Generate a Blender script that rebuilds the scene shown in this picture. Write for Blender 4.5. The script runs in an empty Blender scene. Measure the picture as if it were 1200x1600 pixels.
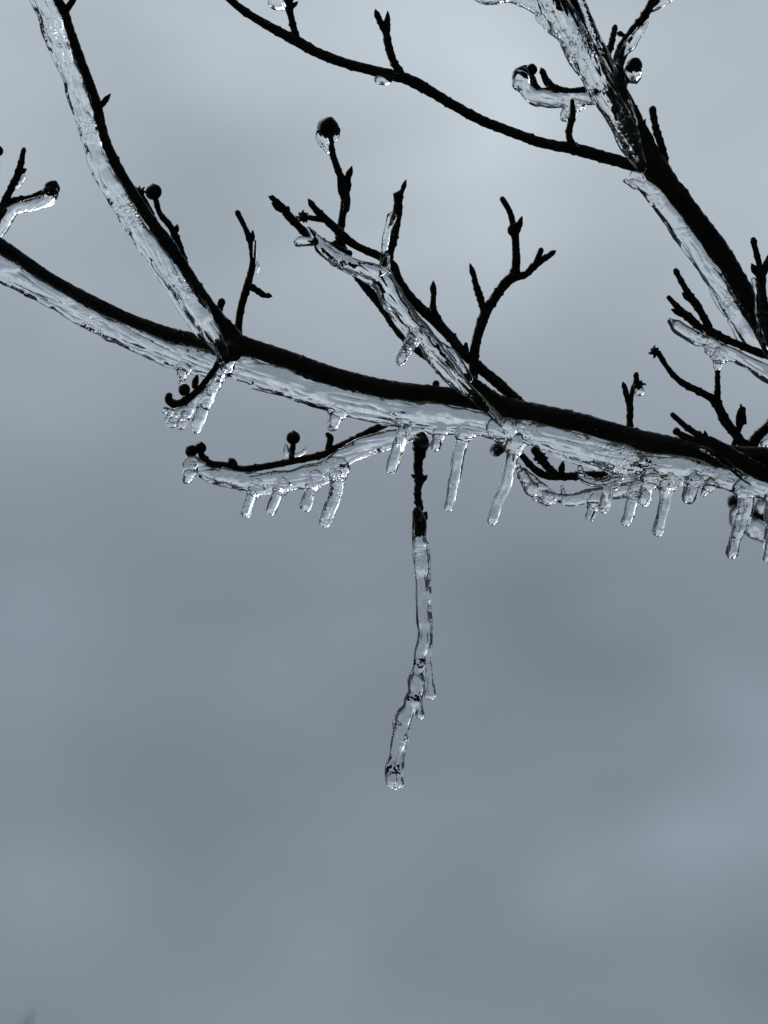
import bpy, bmesh, math, random
import numpy as np
from mathutils import Vector, Matrix, noise as mn
sc = bpy.context.scene
C = sc.collection
R = math.radians
rnd = random.Random(7)

# ------------------------------------------------------------------ camera
PITCH = R(22)
FPX = 85 / 36 * 1600           # focal length in photo pixels (1200 x 1600 frame)
D0 = 944.0                     # mm from the camera to the main bough (4 px per mm)
CAM = Vector((0, 0, 1.6))
cd = bpy.data.cameras.new('camera')
cd.sensor_fit = 'VERTICAL'; cd.sensor_height = 36; cd.lens = 85
cd.clip_start = 0.01; cd.clip_end = 20000
cd.dof.use_dof = True; cd.dof.focus_distance = D0 / 1000; cd.dof.aperture_fstop = 20
cam = bpy.data.objects.new('camera', cd); C.objects.link(cam)
cam.location = CAM; cam.rotation_euler = (R(90) + PITCH, 0, 0)
sc.camera = cam

# ------------------------------------------------------------------ world: overcast sky
SUN_EL, SUN_AZ = R(58), R(-38)          # the veiled sun: high, ahead and to the left
w = bpy.data.worlds.new('World'); sc.world = w; w.use_nodes = True
nt = w.node_tree; N = nt.nodes; L = nt.links; N.clear()
def nd(tree, typ, **kw):
    n = tree.nodes.new(typ)
    for k, v in kw.items():
        if k.startswith('i_'): n.inputs[int(k[2:])].default_value = v
        else: setattr(n, k, v)
    return n
out = nd(nt, 'ShaderNodeOutputWorld')
sky = nd(nt, 'ShaderNodeTexSky', sky_type='NISHITA', sun_disc=False, sun_elevation=SUN_EL, sun_rotation=SUN_AZ)
bg1 = nd(nt, 'ShaderNodeBackground'); bg1.inputs[1].default_value = 0.1
L.new(sky.outputs[0], bg1.inputs[0])
tc = nd(nt, 'ShaderNodeTexCoord')
sep = nd(nt, 'ShaderNodeSeparateXYZ'); L.new(tc.outputs['Generated'], sep.inputs[0])
mp = nd(nt, 'ShaderNodeMapping'); mp.inputs['Scale'].default_value = (3.0, 3.0, 8.0)
mp.inputs['Location'].default_value = (2.3, 0.6, 1.1)
L.new(tc.outputs['Generated'], mp.inputs[0])
nz = nd(nt, 'ShaderNodeTexNoise'); nz.inputs['Scale'].default_value = 1.0; nz.inputs['Detail'].default_value = 2.0
nz.inputs['Roughness'].default_value = 0.4; nz.inputs['Distortion'].default_value = 0.3
L.new(mp.outputs[0], nz.inputs['Vector'])
# height in the sky shifted by soft cloud shapes
def math_(tree, op, a=None, b=None, c=None):
    n = nd(tree, 'ShaderNodeMath', operation=op)
    for i, v in enumerate((a, b, c)):
        if v is None: continue
        if isinstance(v, (int, float)): n.inputs[i].default_value = v
        else: tree.links.new(v, n.inputs[i])
    return n.outputs[0]
sh = math_(nt, 'MULTIPLY_ADD', nz.outputs[0], 0.16, -0.08)
zz = math_(nt, 'ADD', sep.outputs[2], sh)
zr = math_(nt, 'MULTIPLY_ADD', zz, 0.5, 0.5)
ramp = nd(nt, 'ShaderNodeValToRGB'); cr = ramp.color_ramp; cr.interpolation = 'B_SPLINE'
SK = [(-0.3, (0.16, 0.19, 0.21)), (0.10, (0.208, 0.246, 0.282)), (0.25, (0.213, 0.251, 0.290)), (0.34, (0.212, 0.248, 0.290)),
      (0.42, (0.285, 0.330, 0.378)), (0.53, (0.560, 0.625, 0.670)), (0.68, (0.36, 0.41, 0.45)), (1.0, (0.30, 0.34, 0.38))]
while len(cr.elements) < len(SK): cr.elements.new(0.5)
for e, (z, c) in zip(cr.elements, SK):
    e.position = z * 0.5 + 0.5; e.color = (*c, 1)
L.new(zr, ramp.inputs[0])
# brighter cloud round the veiled sun (left), darker to the right
sdir = (math.sin(SUN_AZ) * math.cos(SUN_EL), math.cos(SUN_AZ) * math.cos(SUN_EL), math.sin(SUN_EL))
dp = nd(nt, 'ShaderNodeVectorMath', operation='DOT_PRODUCT'); dp.inputs[1].default_value = sdir
L.new(tc.outputs['Generated'], dp.inputs[0])
mx0 = math_(nt, 'MAXIMUM', dp.outputs['Value'], 0.0)
lobe = math_(nt, 'MULTIPLY', math_(nt, 'POWER', mx0, 70.0), 6.0)
gain = math_(nt, 'ADD', lobe, 0.98)
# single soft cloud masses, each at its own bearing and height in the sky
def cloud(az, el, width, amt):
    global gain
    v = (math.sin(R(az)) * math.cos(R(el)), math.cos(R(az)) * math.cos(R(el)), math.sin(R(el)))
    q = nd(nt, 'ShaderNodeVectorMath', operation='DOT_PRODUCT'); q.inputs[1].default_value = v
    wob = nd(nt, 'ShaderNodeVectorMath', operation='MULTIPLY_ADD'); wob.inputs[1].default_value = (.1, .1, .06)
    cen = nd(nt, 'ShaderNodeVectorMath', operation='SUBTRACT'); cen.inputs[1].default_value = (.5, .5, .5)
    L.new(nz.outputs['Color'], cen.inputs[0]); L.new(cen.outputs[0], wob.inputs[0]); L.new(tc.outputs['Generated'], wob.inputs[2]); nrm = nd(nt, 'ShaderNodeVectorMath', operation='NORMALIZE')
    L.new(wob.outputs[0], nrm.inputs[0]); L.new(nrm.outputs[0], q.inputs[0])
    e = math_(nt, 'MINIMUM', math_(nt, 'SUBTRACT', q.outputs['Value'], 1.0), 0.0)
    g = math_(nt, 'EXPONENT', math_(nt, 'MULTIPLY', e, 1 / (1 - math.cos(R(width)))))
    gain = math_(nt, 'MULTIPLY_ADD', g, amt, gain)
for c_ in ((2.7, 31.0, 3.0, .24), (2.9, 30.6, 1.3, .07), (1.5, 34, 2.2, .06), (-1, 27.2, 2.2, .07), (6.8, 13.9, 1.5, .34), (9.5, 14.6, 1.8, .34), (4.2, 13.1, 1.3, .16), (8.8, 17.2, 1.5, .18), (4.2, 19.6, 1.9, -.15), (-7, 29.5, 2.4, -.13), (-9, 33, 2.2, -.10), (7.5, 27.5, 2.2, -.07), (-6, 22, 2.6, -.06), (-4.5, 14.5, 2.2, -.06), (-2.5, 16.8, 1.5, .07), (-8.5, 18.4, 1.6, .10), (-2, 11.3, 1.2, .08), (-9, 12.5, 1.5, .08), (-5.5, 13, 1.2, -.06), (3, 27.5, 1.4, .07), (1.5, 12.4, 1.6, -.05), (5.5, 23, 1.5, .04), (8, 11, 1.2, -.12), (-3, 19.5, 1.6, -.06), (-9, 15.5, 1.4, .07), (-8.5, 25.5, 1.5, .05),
           (-50, 28, 14, 7), (-20, 62, 9, 6), (38, 50, 5, 6)): cloud(*c_)  # this row: bright lobes added outside the frame for highlights in the ice
# sky dimmed right and behind, added to darken bark and ice edges
shade = nd(nt, 'ShaderNodeMapRange'); shade.interpolation_type = 'SMOOTHSTEP'
shade.inputs[1].default_value = -0.6; shade.inputs[2].default_value = 0.75; shade.inputs[3].default_value = 0.30; shade.inputs[4].default_value = 1.0
# unseen outer sky: dark masses and bright gaps added for the ice to refract
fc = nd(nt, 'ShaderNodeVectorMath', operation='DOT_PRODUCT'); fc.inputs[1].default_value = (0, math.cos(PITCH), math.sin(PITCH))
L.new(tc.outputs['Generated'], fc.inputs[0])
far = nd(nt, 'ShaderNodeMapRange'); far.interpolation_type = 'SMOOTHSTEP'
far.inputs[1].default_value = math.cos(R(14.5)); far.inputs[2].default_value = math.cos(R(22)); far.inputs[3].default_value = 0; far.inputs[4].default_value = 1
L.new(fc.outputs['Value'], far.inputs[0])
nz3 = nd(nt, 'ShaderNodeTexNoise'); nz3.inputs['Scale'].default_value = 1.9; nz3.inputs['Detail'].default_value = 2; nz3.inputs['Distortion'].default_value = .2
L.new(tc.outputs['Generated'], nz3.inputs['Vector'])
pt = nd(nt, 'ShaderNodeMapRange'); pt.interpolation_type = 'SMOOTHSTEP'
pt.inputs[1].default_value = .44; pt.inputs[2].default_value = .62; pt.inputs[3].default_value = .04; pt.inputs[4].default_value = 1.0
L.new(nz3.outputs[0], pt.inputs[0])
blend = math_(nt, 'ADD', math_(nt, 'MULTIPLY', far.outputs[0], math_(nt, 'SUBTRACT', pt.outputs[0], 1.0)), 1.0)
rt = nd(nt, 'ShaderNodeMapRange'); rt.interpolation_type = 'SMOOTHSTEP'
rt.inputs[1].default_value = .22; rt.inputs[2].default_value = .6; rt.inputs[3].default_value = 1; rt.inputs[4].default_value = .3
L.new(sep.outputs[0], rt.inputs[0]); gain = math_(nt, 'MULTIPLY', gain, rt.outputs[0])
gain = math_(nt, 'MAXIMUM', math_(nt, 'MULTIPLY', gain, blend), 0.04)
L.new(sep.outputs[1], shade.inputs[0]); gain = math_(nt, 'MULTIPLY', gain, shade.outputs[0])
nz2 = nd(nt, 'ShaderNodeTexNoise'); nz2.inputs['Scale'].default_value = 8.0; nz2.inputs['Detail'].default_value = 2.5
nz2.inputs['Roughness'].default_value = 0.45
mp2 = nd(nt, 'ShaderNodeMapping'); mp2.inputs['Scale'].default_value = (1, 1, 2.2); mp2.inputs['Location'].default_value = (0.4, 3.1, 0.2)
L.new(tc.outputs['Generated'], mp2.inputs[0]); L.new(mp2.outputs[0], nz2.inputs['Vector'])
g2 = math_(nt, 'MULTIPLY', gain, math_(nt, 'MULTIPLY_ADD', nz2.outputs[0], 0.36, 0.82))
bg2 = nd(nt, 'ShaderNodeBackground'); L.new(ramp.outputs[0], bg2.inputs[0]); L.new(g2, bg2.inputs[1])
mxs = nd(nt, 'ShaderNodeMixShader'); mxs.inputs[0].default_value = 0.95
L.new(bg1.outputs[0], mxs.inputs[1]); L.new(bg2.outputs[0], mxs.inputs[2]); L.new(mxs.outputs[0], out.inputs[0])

sl = bpy.data.lights.new('sun', 'SUN'); sl.energy = 0.7; sl.angle = R(25); sl.color = (1.0, 0.97, 0.93)
so = bpy.data.objects.new('sun', sl); C.objects.link(so); so.location = (0, 0, 30)
so.rotation_euler = Vector(sdir).to_track_quat('Z', 'Y').to_euler()

sc.view_settings.view_transform = 'Standard'; sc.view_settings.look = 'None'
sc.view_settings.exposure = 0; sc.view_settings.gamma = 1
sc.render.engine = 'CYCLES'
sc.cycles.max_bounces = 20; sc.cycles.transmission_bounces = 20; sc.cycles.glossy_bounces = 8
sc.cycles.use_denoising = True; sc.cycles.caustics_refractive = True
sc.cycles.blur_glossy = 0.0

# ------------------------------------------------------------------ materials
def mat(name):
    m = bpy.data.materials.new(name); m.use_nodes = True
    t = m.node_tree; return m, t, t.nodes['Principled BSDF']
def bark_mat(name, dark, light, bump=0.00035, scale=420, rough=0.42):
    m, t, p = mat(name)
    co = nd(t, 'ShaderNodeNewGeometry')
    n1 = nd(t, 'ShaderNodeTexNoise'); n1.inputs['Scale'].default_value = scale; n1.inputs['Detail'].default_value = 5
    n2 = nd(t, 'ShaderNodeTexNoise'); n2.inputs['Scale'].default_value = scale / 7; n2.inputs['Detail'].default_value = 3
    t.links.new(co.outputs['Position'], n1.inputs['Vector']); t.links.new(co.outputs['Position'], n2.inputs['Vector'])
    rp = nd(t, 'ShaderNodeValToRGB'); rp.color_ramp.elements[0].color = (*dark, 1); rp.color_ramp.elements[1].color = (*light, 1)
    rp.color_ramp.elements[0].position = 0.42; rp.color_ramp.elements[1].position = 0.68
    t.links.new(n2.outputs[0], rp.inputs[0]); t.links.new(rp.outputs[0], p.inputs['Base Color'])
    p.inputs['Roughness'].default_value = rough; p.inputs['Specular IOR Level'].default_value = 0.5
    b = nd(t, 'ShaderNodeBump'); b.inputs['Strength'].default_value = 0.7; b.inputs['Distance'].default_value = bump
    t.links.new(n1.outputs[0], b.inputs['Height']); t.links.new(b.outputs[0], p.inputs['Normal'])
    return m
BARK = bark_mat('wet_bark', (0.008, 0.007, 0.0065), (0.045, 0.037, 0.032), rough=0.42)
BUD = bark_mat('bud_scales', (0.008, 0.006, 0.0055), (0.028, 0.019, 0.015), rough=0.5)
LICHEN = bark_mat('lichen', (0.010, 0.014, 0.008), (0.05, 0.065, 0.04), bump=0.0006, scale=900, rough=0.9)
def ice_mat(name, b1, b2, patch=(0.45, 0.62)):
    m = bpy.data.materials.new(name); m.use_nodes = True
    t = m.node_tree; t.nodes.clear()
    o = nd(t, 'ShaderNodeOutputMaterial')
    g = nd(t, 'ShaderNodeBsdfGlass'); g.inputs['IOR'].default_value = 1.31; g.inputs['Roughness'].default_value = 0.0
    g.inputs['Color'].default_value = (0.985, 0.995, 1.0, 1)
    ge = nd(t, 'ShaderNodeNewGeometry')
    big = nd(t, 'ShaderNodeTexNoise'); big.inputs['Scale'].default_value = 300; big.inputs['Detail'].default_value = 2
    fine = nd(t, 'ShaderNodeTexNoise'); fine.inputs['Scale'].default_value = 750; fine.inputs['Detail'].default_value = 1
    msk = nd(t, 'ShaderNodeTexNoise'); msk.inputs['Scale'].default_value = 60; msk.inputs['Detail'].default_value = 2
    for n in (big, fine, msk): t.links.new(ge.outputs['Position'], n.inputs['Vector'])
    mr = nd(t, 'ShaderNodeMapRange'); mr.inputs[1].default_value = patch[0]; mr.inputs[2].default_value = patch[1]
    t.links.new(msk.outputs[0], mr.inputs[0])
    fm = math_(t, 'MULTIPLY', fine.outputs[0], mr.outputs[0])
    bA = nd(t, 'ShaderNodeBump'); bA.inputs['Distance'].default_value = b1; bA.inputs['Strength'].default_value = 1
    t.links.new(big.outputs[0], bA.inputs['Height'])
    bB = nd(t, 'ShaderNodeBump'); bB.inputs['Distance'].default_value = b2; bB.inputs['Strength'].default_value = 1
    t.links.new(fm, bB.inputs['Height']); t.links.new(bA.outputs[0], bB.inputs['Normal'])
    t.links.new(bB.outputs[0], g.inputs['Normal'])
    t.links.new(g.outputs[0], o.inputs[0])
    return m
ICE = ice_mat('clear_ice', 0.0003, 0.0010, (0.55, 0.66))
ICEROUGH = ice_mat('rippled_ice', 0.0006, 0.0017, (0.51, 0.63))
ICICLE = ice_mat('icicle_ice', 0.0003, 0.0011, (0.55, 0.66))
DROP = ice_mat('water', 0.0, 0.0)

# ------------------------------------------------------------------ placing: photo pixel + real depth -> point in the world
RIGHT = Vector((1, 0, 0)); UP = Vector((0, -math.sin(PITCH), math.cos(PITCH))); FWD = Vector((0, math.cos(PITCH), math.sin(PITCH)))
def P(x, y, d=0.0):
    D = (D0 + d) / 1000.0
    return CAM + RIGHT * ((x - 600) / FPX * D) + UP * (-(y - 800) / FPX * D) + FWD * D
def PX(d=0.0):                 # metres per photo pixel at that depth
    return (D0 + d) / 1000.0 / FPX

def spline(pts, step=1.6, sm=True):
    """pts (x, y, r, d) -> Catmull-Rom samples"""
    p = np.array(pts, float)
    if len(p) == 2: p = np.array([p[0], (p[0] + p[1]) / 2, p[1]])
    q = np.vstack([2 * p[0] - p[1], p, 2 * p[-1] - p[-2]])
    res = []
    for i in range(1, len(q) - 2):
        a, b, c, e = q[i - 1], q[i], q[i + 1], q[i + 2]
        n = max(2, int(np.hypot(*(c - b)[:2]) / step))
        for k in range(n):
            t = k / n
            v = 0.5 * ((2 * b) + (-a + c) * t + (2 * a - 5 * b + 4 * c - e) * t * t + (-a + 3 * b - 3 * c + e) * t ** 3)
            v[2] = b[2] + (c[2] - b[2]) * (t * t * (3 - 2 * t))
            res.append(v)
    res.append(p[-1])
    return np.array(res)

def norm4(pts, d):
    o = []
    for p in pts:
        p = tuple(p)
        if len(p) == 3: p = p + (d,)
        o.append((p[0], p[1], p[2], p[3]))
    return o

def tube(bm, pts, seg=14, flat=1.0, rn=0.07, rf=420.0, ang=0.0, cap='round', step=1.6, seed=0.0, nodes=0, sq=2.0):
    """swept tube through samples (world space), flat = depth radius / picture radius"""
    s = spline(pts, step)
    # nodes: little leaf-scar rings
    if nodes:
        ln = 0; nxt = rnd.uniform(.3, 1) * nodes; hits = []
        for i in range(1, len(s)):
            ln += np.hypot(*(s[i] - s[i - 1])[:2])
            if ln > nxt: hits.append(i); nxt = ln + nodes * rnd.uniform(0.6, 1.3)
        for h in hits:
            k = rnd.uniform(0.10, 0.30) * min(1, (6.5 / max(3, s[h][2])) ** 1.4)
            for j in range(max(1, h - 3), min(len(s) - 1, h + 4)):
                s[j][2] *= 1 + k * math.exp(-((j - h) / (1.5 if j > h else 0.9)) ** 2)
    if cap == 'round':
        out_ = []
        r0 = s[0][2]; r1 = s[-1][2]
        t0 = s[0] - s[1]; t0 = t0 / max(1e-6, np.hypot(t0[0], t0[1])); t1 = s[-1] - s[-2]; t1 = t1 / max(1e-6, np.hypot(t1[0], t1[1]))
        for a in (0.08, 0.35, 0.62, 0.85):
            v = s[0] + t0 * r0 * math.cos(math.asin(a)); v[2] = r0 * a; v[3] = s[0][3]; out_.append(v)
        out_ += list(s)
        for a in (0.85, 0.62, 0.35, 0.08):
            v = s[-1] + t1 * r1 * math.cos(math.asin(a)); v[2] = r1 * a; v[3] = s[-1][3]; out_.append(v)
        s = np.array(out_)
    P3 = [P(v[0], v[1], v[3]) for v in s]
    rr = [v[2] * PX(v[3]) for v in s]
    n = len(P3); prev = None; rings = []; acc = 0
    for i in range(n):
        tg = (P3[min(i + 1, n - 1)] - P3[max(i - 1, 0)])
        if tg.length < 1e-9: tg = Vector((0, 0, 1))
        tg.normalize()
        e2 = FWD - tg * FWD.dot(tg)
        if e2.length < 0.3: e2 = (prev - tg * prev.dot(tg)) if prev else RIGHT - tg * RIGHT.dot(tg)
        e2.normalize(); prev = e2
        e1 = tg.cross(e2)
        if i: acc += (P3[i] - P3[i - 1]).length
        ring = []
        for k in range(seg):
            a = 2 * math.pi * k / seg
            se = (abs(math.cos(a)) ** sq + abs(math.sin(a)) ** sq) ** (-1 / sq)
            dr = (e1 * math.cos(a) + e2 * math.sin(a) * flat) * se
            q = P3[i] + dr * rr[i]
            f = 1 + rn * mn.noise(q * rf + Vector((seed, 0, 0))) * 1.6
            if ang: f += ang * mn.noise(Vector((math.cos(a) * 1.7 + seed, math.sin(a) * 1.7, acc * 45)))
            ring.append(bm.verts.new(P3[i] + dr * rr[i] * f))
        rings.append(ring)
    for i in range(n - 1):
        for k in range(seg):
            bm.faces.new((rings[i][k], rings[i][(k + 1) % seg], rings[i + 1][(k + 1) % seg], rings[i + 1][k]))
    bm.faces.new(rings[0][::-1]); bm.faces.new(rings[-1])

def blob(bm, x, y, r, d=0, sx=1, sy=1, sz=1, rot=0.0, rn=0.1, seg=18):
    c = P(x, y, d); pr = r * PX(d)
    m = Matrix.Rotation(0, 3, 'X')
    ca, sa = math.cos(rot), math.sin(rot)
    b2 = bmesh.new(); bmesh.ops.create_uvsphere(b2, u_segments=seg, v_segments=seg // 2 + 3, radius=1)
    mp_ = {}
    for v in b2.verts:
        u = v.co; k = 1 + rn * mn.noise(u * 1.8 + Vector((x * .13, y * .17, 0)))
        a, b, e = u.x * sx * k, u.z * sy * k, u.y * sz * k
        a, b = a * ca - b * sa, a * sa + b * ca
        mp_[v] = bm.verts.new(c + (RIGHT * a + UP * b + FWD * e) * pr)
    for f in b2.faces: bm.faces.new([mp_[v] for v in f.verts])
    b2.free()

def link_mesh(name, bm, m, base=None, parent=None, smooth=True):
    bmesh.ops.recalc_face_normals(bm, faces=bm.faces)
    if base is None:
        base = sum((v.co for v in bm.verts), Vector()) / max(1, len(bm.verts))
    bmesh.ops.translate(bm, verts=bm.verts, vec=-base)
    me = bpy.data.meshes.new(name); bm.to_mesh(me); bm.free()
    if smooth:
        for p in me.polygons: p.use_smooth = True
    me.materials.append(m)
    o = bpy.data.objects.new(name, me); C.objects.link(o)
    o.location = base
    if parent is not None:
        o.parent = parent
        wl = Vector(parent['wbase']) if 'wbase' in parent else parent.location
        o.location = base - wl
    return o
WB = {}
def put(name, bm, m, base, parent=None):
    o = link_mesh(name, bm, m, base)
    WB[o.name] = Vector(base)
    if parent is not None:
        o.parent = parent; o.location = Vector(base) - WB[parent.name]
    return o
def tag(o, label, cat, group=None, kind=None):
    o['label'] = label; o['category'] = cat
    if group: o['group'] = group
    if kind: o['kind'] = kind
    return o
def thing(name, base, label, cat, group=None):
    o = bpy.data.objects.new(name, None); C.objects.link(o); o.location = base; o.empty_display_size = 0.01
    WB[o.name] = Vector(base); return tag(o, label, cat, group)

# ------------------------------------------------------------------ bark parts
def wood(parent, name, pts, d=0, nodes=0, seg=14, extra=None, rn=0.09):
    pts = norm4(pts, d); bm = bmesh.new()
    tube(bm, pts, seg=seg, rn=rn, rf=500, nodes=nodes, seed=pts[0][0])
    if extra: extra(bm)
    return put(name, bm, BARK, P(pts[0][0], pts[0][1], pts[0][3]), parent)
def bud(parent, x0, y0, x1, y1, r, d=0, d1=None):
    """pointed leaf bud from its foot (x0,y0) to its tip (x1,y1)"""
    if d1 is None: d1 = d
    bm = bmesh.new(); ln = math.hypot(x1 - x0, y1 - y0); n = 9; pts = []
    for i in range(n):
        t = i / (n - 1)
        pr = (0.55 + 0.5 * math.sin(min(1, t / 0.45) * math.pi / 2)) if t < 0.45 else 1.05 * (1 - ((t - 0.45) / 0.55) ** 1.7) + 0.08
        pts.append((x0 + (x1 - x0) * t, y0 + (y1 - y0) * t, r * pr, d + (d1 - d) * t))
    tube(bm, pts, seg=12, rn=0.12, rf=700, cap='none', step=1.2)
    # overlapping outer scale
    dx, dy = (x1 - x0) / ln, (y1 - y0) / ln
    sc_ = [(x0 + dx * ln * t - dy * r * .25, y0 + dy * ln * t + dx * r * .25, r * k, d - r * .1) for t, k in ((-.05, .6), (.2, .85), (.45, .75), (.6, .3), (.66, .08))]
    tube(bm, sc_, seg=10, rn=0.1, cap='none', step=1.2)
    return put('bud', bm, BUD, P(x0, y0, d), parent)
def flower_bud(parent, x, y, r, ang=90, d=0, parts=4):
    """round onion-shaped dogwood flower bud, ang = direction the tip points to, degrees anticlockwise from right"""
    a = R(ang); bm = bmesh.new(); c = P(x, y, d); pr = r * PX(d)
    ax = RIGHT * math.cos(a) + UP * math.sin(a); sd = (RIGHT * -math.sin(a) + UP * math.cos(a))
    nu, nv = 28, 18; rings = []
    for j in range(nv + 1):
        t = j / nv; th = math.pi * t
        ring = []
        for i in range(nu):
            ph = 2 * math.pi * i / nu
            gro = 1 - 0.15 * abs(math.cos(ph * parts / 2 + 0.6)) ** 5 * math.sin(th)
            rad = math.sin(th) * gro * (1 + 0.05 * mn.noise(Vector((math.cos(ph) * 2 + x, math.sin(ph) * 2, t * 3))))
            h = -math.cos(th) * 0.92
            if t > 0.86: h += (t - 0.86) / 0.14 * 0.12
            ring.append(bm.verts.new(c + (ax * h + sd * rad * math.cos(ph) + FWD * rad * math.sin(ph)) * pr))
        rings.append(ring)
    for j in range(nv):
        for i in range(nu):
            bm.faces.new((rings[j][i], rings[j][(i + 1) % nu], rings[j + 1][(i + 1) % nu], rings[j + 1][i]))
    bmesh.ops.remove_doubles(bm, verts=bm.verts, dist=1e-6)
    return put('flower_bud', bm, BUD, c - ax * pr, parent)
def calyx(parent, x, y, r, d=0, n=7, ang0=0):
    """dried ragged remains of a flower head"""
    bm = bmesh.new(); blob(bm, x, y, r * .72, d, rn=0.5, seg=14)
    for i in range(n):
        a = ang0 + 2 * math.pi * i / n + rnd.uniform(-.25, .25); l = r * rnd.uniform(.9, 1.35); dd = rnd.uniform(-1, 1) * r * .12
        tube(bm, norm4([(x + math.cos(a) * r * .3, y + math.sin(a) * r * .3, r * .3, d), (x + math.cos(a) * l * .75, y + math.sin(a) * l * .75, r * .24, d + dd),
                        (x + math.cos(a + .2) * l, y + math.sin(a + .2) * l, r * .08, d + dd * 2)], d), seg=8, rn=.2, step=1)
    return put('dried_calyx', bm, BUD, P(x, y, d), parent)

# ------------------------------------------------------------------ ice
def remesh(bm, voxel, smooth=6):
    me = bpy.data.meshes.new('tmp'); bmesh.ops.recalc_face_normals(bm, faces=bm.faces); bm.to_mesh(me); bm.free()
    o = bpy.data.objects.new('tmp', me); C.objects.link(o)
    r = o.modifiers.new('r', 'REMESH'); r.mode = 'VOXEL'; r.voxel_size = voxel; r.adaptivity = 0
    s = o.modifiers.new('s', 'SMOOTH'); s.factor = 0.5; s.iterations = smooth
    dg = bpy.context.evaluated_depsgraph_get(); ev = o.evaluated_get(dg)
    m2 = bpy.data.meshes.new_from_object(ev)
    bpy.data.objects.remove(o); bpy.data.meshes.remove(me)
    return m2
def ice(name, tubes, base=None, d=0, blobs=(), flat=0.85, voxel=0.00024, amp=0.00055, m=None, ang=0.2, smooth=3, bead=0, flip=1, fr=1.0, parent=None, sq=2.3, feet=(), crease=0.0005):
    bm = bmesh.new()
    for i, t in enumerate(tubes):
        t = norm4(t, d)
        tube(bm, t, seg=22, flat=flat, rn=0.10, rf=170, ang=ang, seed=t[0][0] + i, step=2.0, sq=sq)
    if bead:
        s_ = spline(norm4(tubes[0], d), 9); q = []
        for i in range(len(s_)):
            tg = s_[min(i + 1, len(s_) - 1)] - s_[max(i - 1, 0)]; l_ = max(1e-6, np.hypot(tg[0], tg[1]))
            nx, ny = -tg[1] / l_, tg[0] / l_
            if ny < 0: nx, ny = -nx, -ny
            wv = mn.noise(Vector((i * .31, s_[0][0], 0))); wr = mn.noise(Vector((i * .47, 7, s_[0][1])))
            k_ = s_[i][2] * .93 + 1.5 * wv
            q.append((s_[i][0] + nx * k_, s_[i][1] + ny * k_, max(1.6, bead * (1 + .55 * wr)), s_[i][3] - 1.2 + .8 * wv))
        tube(bm, q, seg=16, flat=1.25, rn=.08, rf=300, step=2.0)
    for t in feet: tube(bm, t, seg=18, flat=.72, rn=.1, rf=170, seed=t[0][0], step=2.0)
    for b in blobs: blob(bm, *b[:4], **(b[4] if len(b) > 4 else {}))
    me = remesh(bm, voxel, smooth)
    n = len(me.vertices); co = np.empty(n * 3, np.float32); me.vertices.foreach_get('co', co); co = co.reshape(-1, 3)
    no = np.empty(n * 3, np.float32); me.vertices.foreach_get('normal', no); no = no.reshape(-1, 3)
    if amp:
        out_ = np.empty(n, np.float32)
        # long shallow grooves where meltwater ran and refroze, along the length of the piece
        tt = norm4(tubes[0], d) if tubes else None
        if tt: ax = (P(tt[-1][0], tt[-1][1], tt[-1][3]) - P(tt[0][0], tt[0][1], tt[0][3])).normalized()
        else: ax = UP.copy()
        for i in range(n):
            v = Vector(co[i].tolist()) * fr
            out_[i] = 0.85 * mn.noise(v * 150) + 0.26 * mn.noise(v * 400 + Vector((9, 0, 0)))
            al = v.dot(ax); w_ = (v - ax * al) * 300 + ax * (al * 42); g_ = mn.noise(w_)
            out_[i] -= crease / amp * math.exp(-(g_ / 0.13) ** 2) * max(0, min(1, 0.5 + 1.6 * mn.noise(v * 90)))
        co = co + no * (out_ * amp)[:, None]
    if base is None:
        t = norm4(tubes[0], d)[0] if tubes else (blobs[0][0], blobs[0][1], 0, blobs[0][3]); base = P(t[0], t[1], t[3])
    base = Vector(base); co = co - np.array(base, np.float32)
    me.vertices.foreach_set('co', co.ravel()); me.update()
    for p in me.polygons: p.use_smooth = True
    me.name = name; me.materials.clear(); me.materials.append(m or ICE)
    o = bpy.data.objects.new(name, me); C.objects.link(o); o.location = base; WB[o.name] = base
    if parent is not None: o.parent = parent; o.location = base - WB[parent.name]
    return o
TP = math.tan(PITCH)
ICI = []
def icicle(pts, label, group, d=-3.0, m=None, amp=0.00036):
    """an icicle noted here is built after every ice casing knows where its feet are"""
    ICI.append((pts, label, group, d, m, amp))
def make_icicle(pts, label, group, d, m, amp):
    """pts from the foot down to the tip; hangs plumb, so it comes nearer to the camera as it goes down the picture"""
    y0 = pts[0][1]; q = [(x, y, r * 1.12, d - (y - y0) / 4 * TP) for x, y, r in pts]
    (xa, ya, ra, da), (xb, yb, rb, db) = q[0], q[1]
    q = [(xa * .5 + xb * .5, ya * .5 + yb * .5, rb * .45, da), (xb, yb, rb * .86, db)] + q[2:]
    o = ice('icicle', [q], d=d, flat=0.92, voxel=0.00022, amp=amp, crease=0.0003, ang=0.3, smooth=3, m=m or ICICLE, sq=2.1)
    for c_ in CAS[:]:
        if abs(c_.get('dd', 0) - d) < 12: weld(o, c_)
    return tag(o, label, 'icicle', group)
USED = set(); CAS = []
from mathutils.bvhtree import BVHTree
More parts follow.
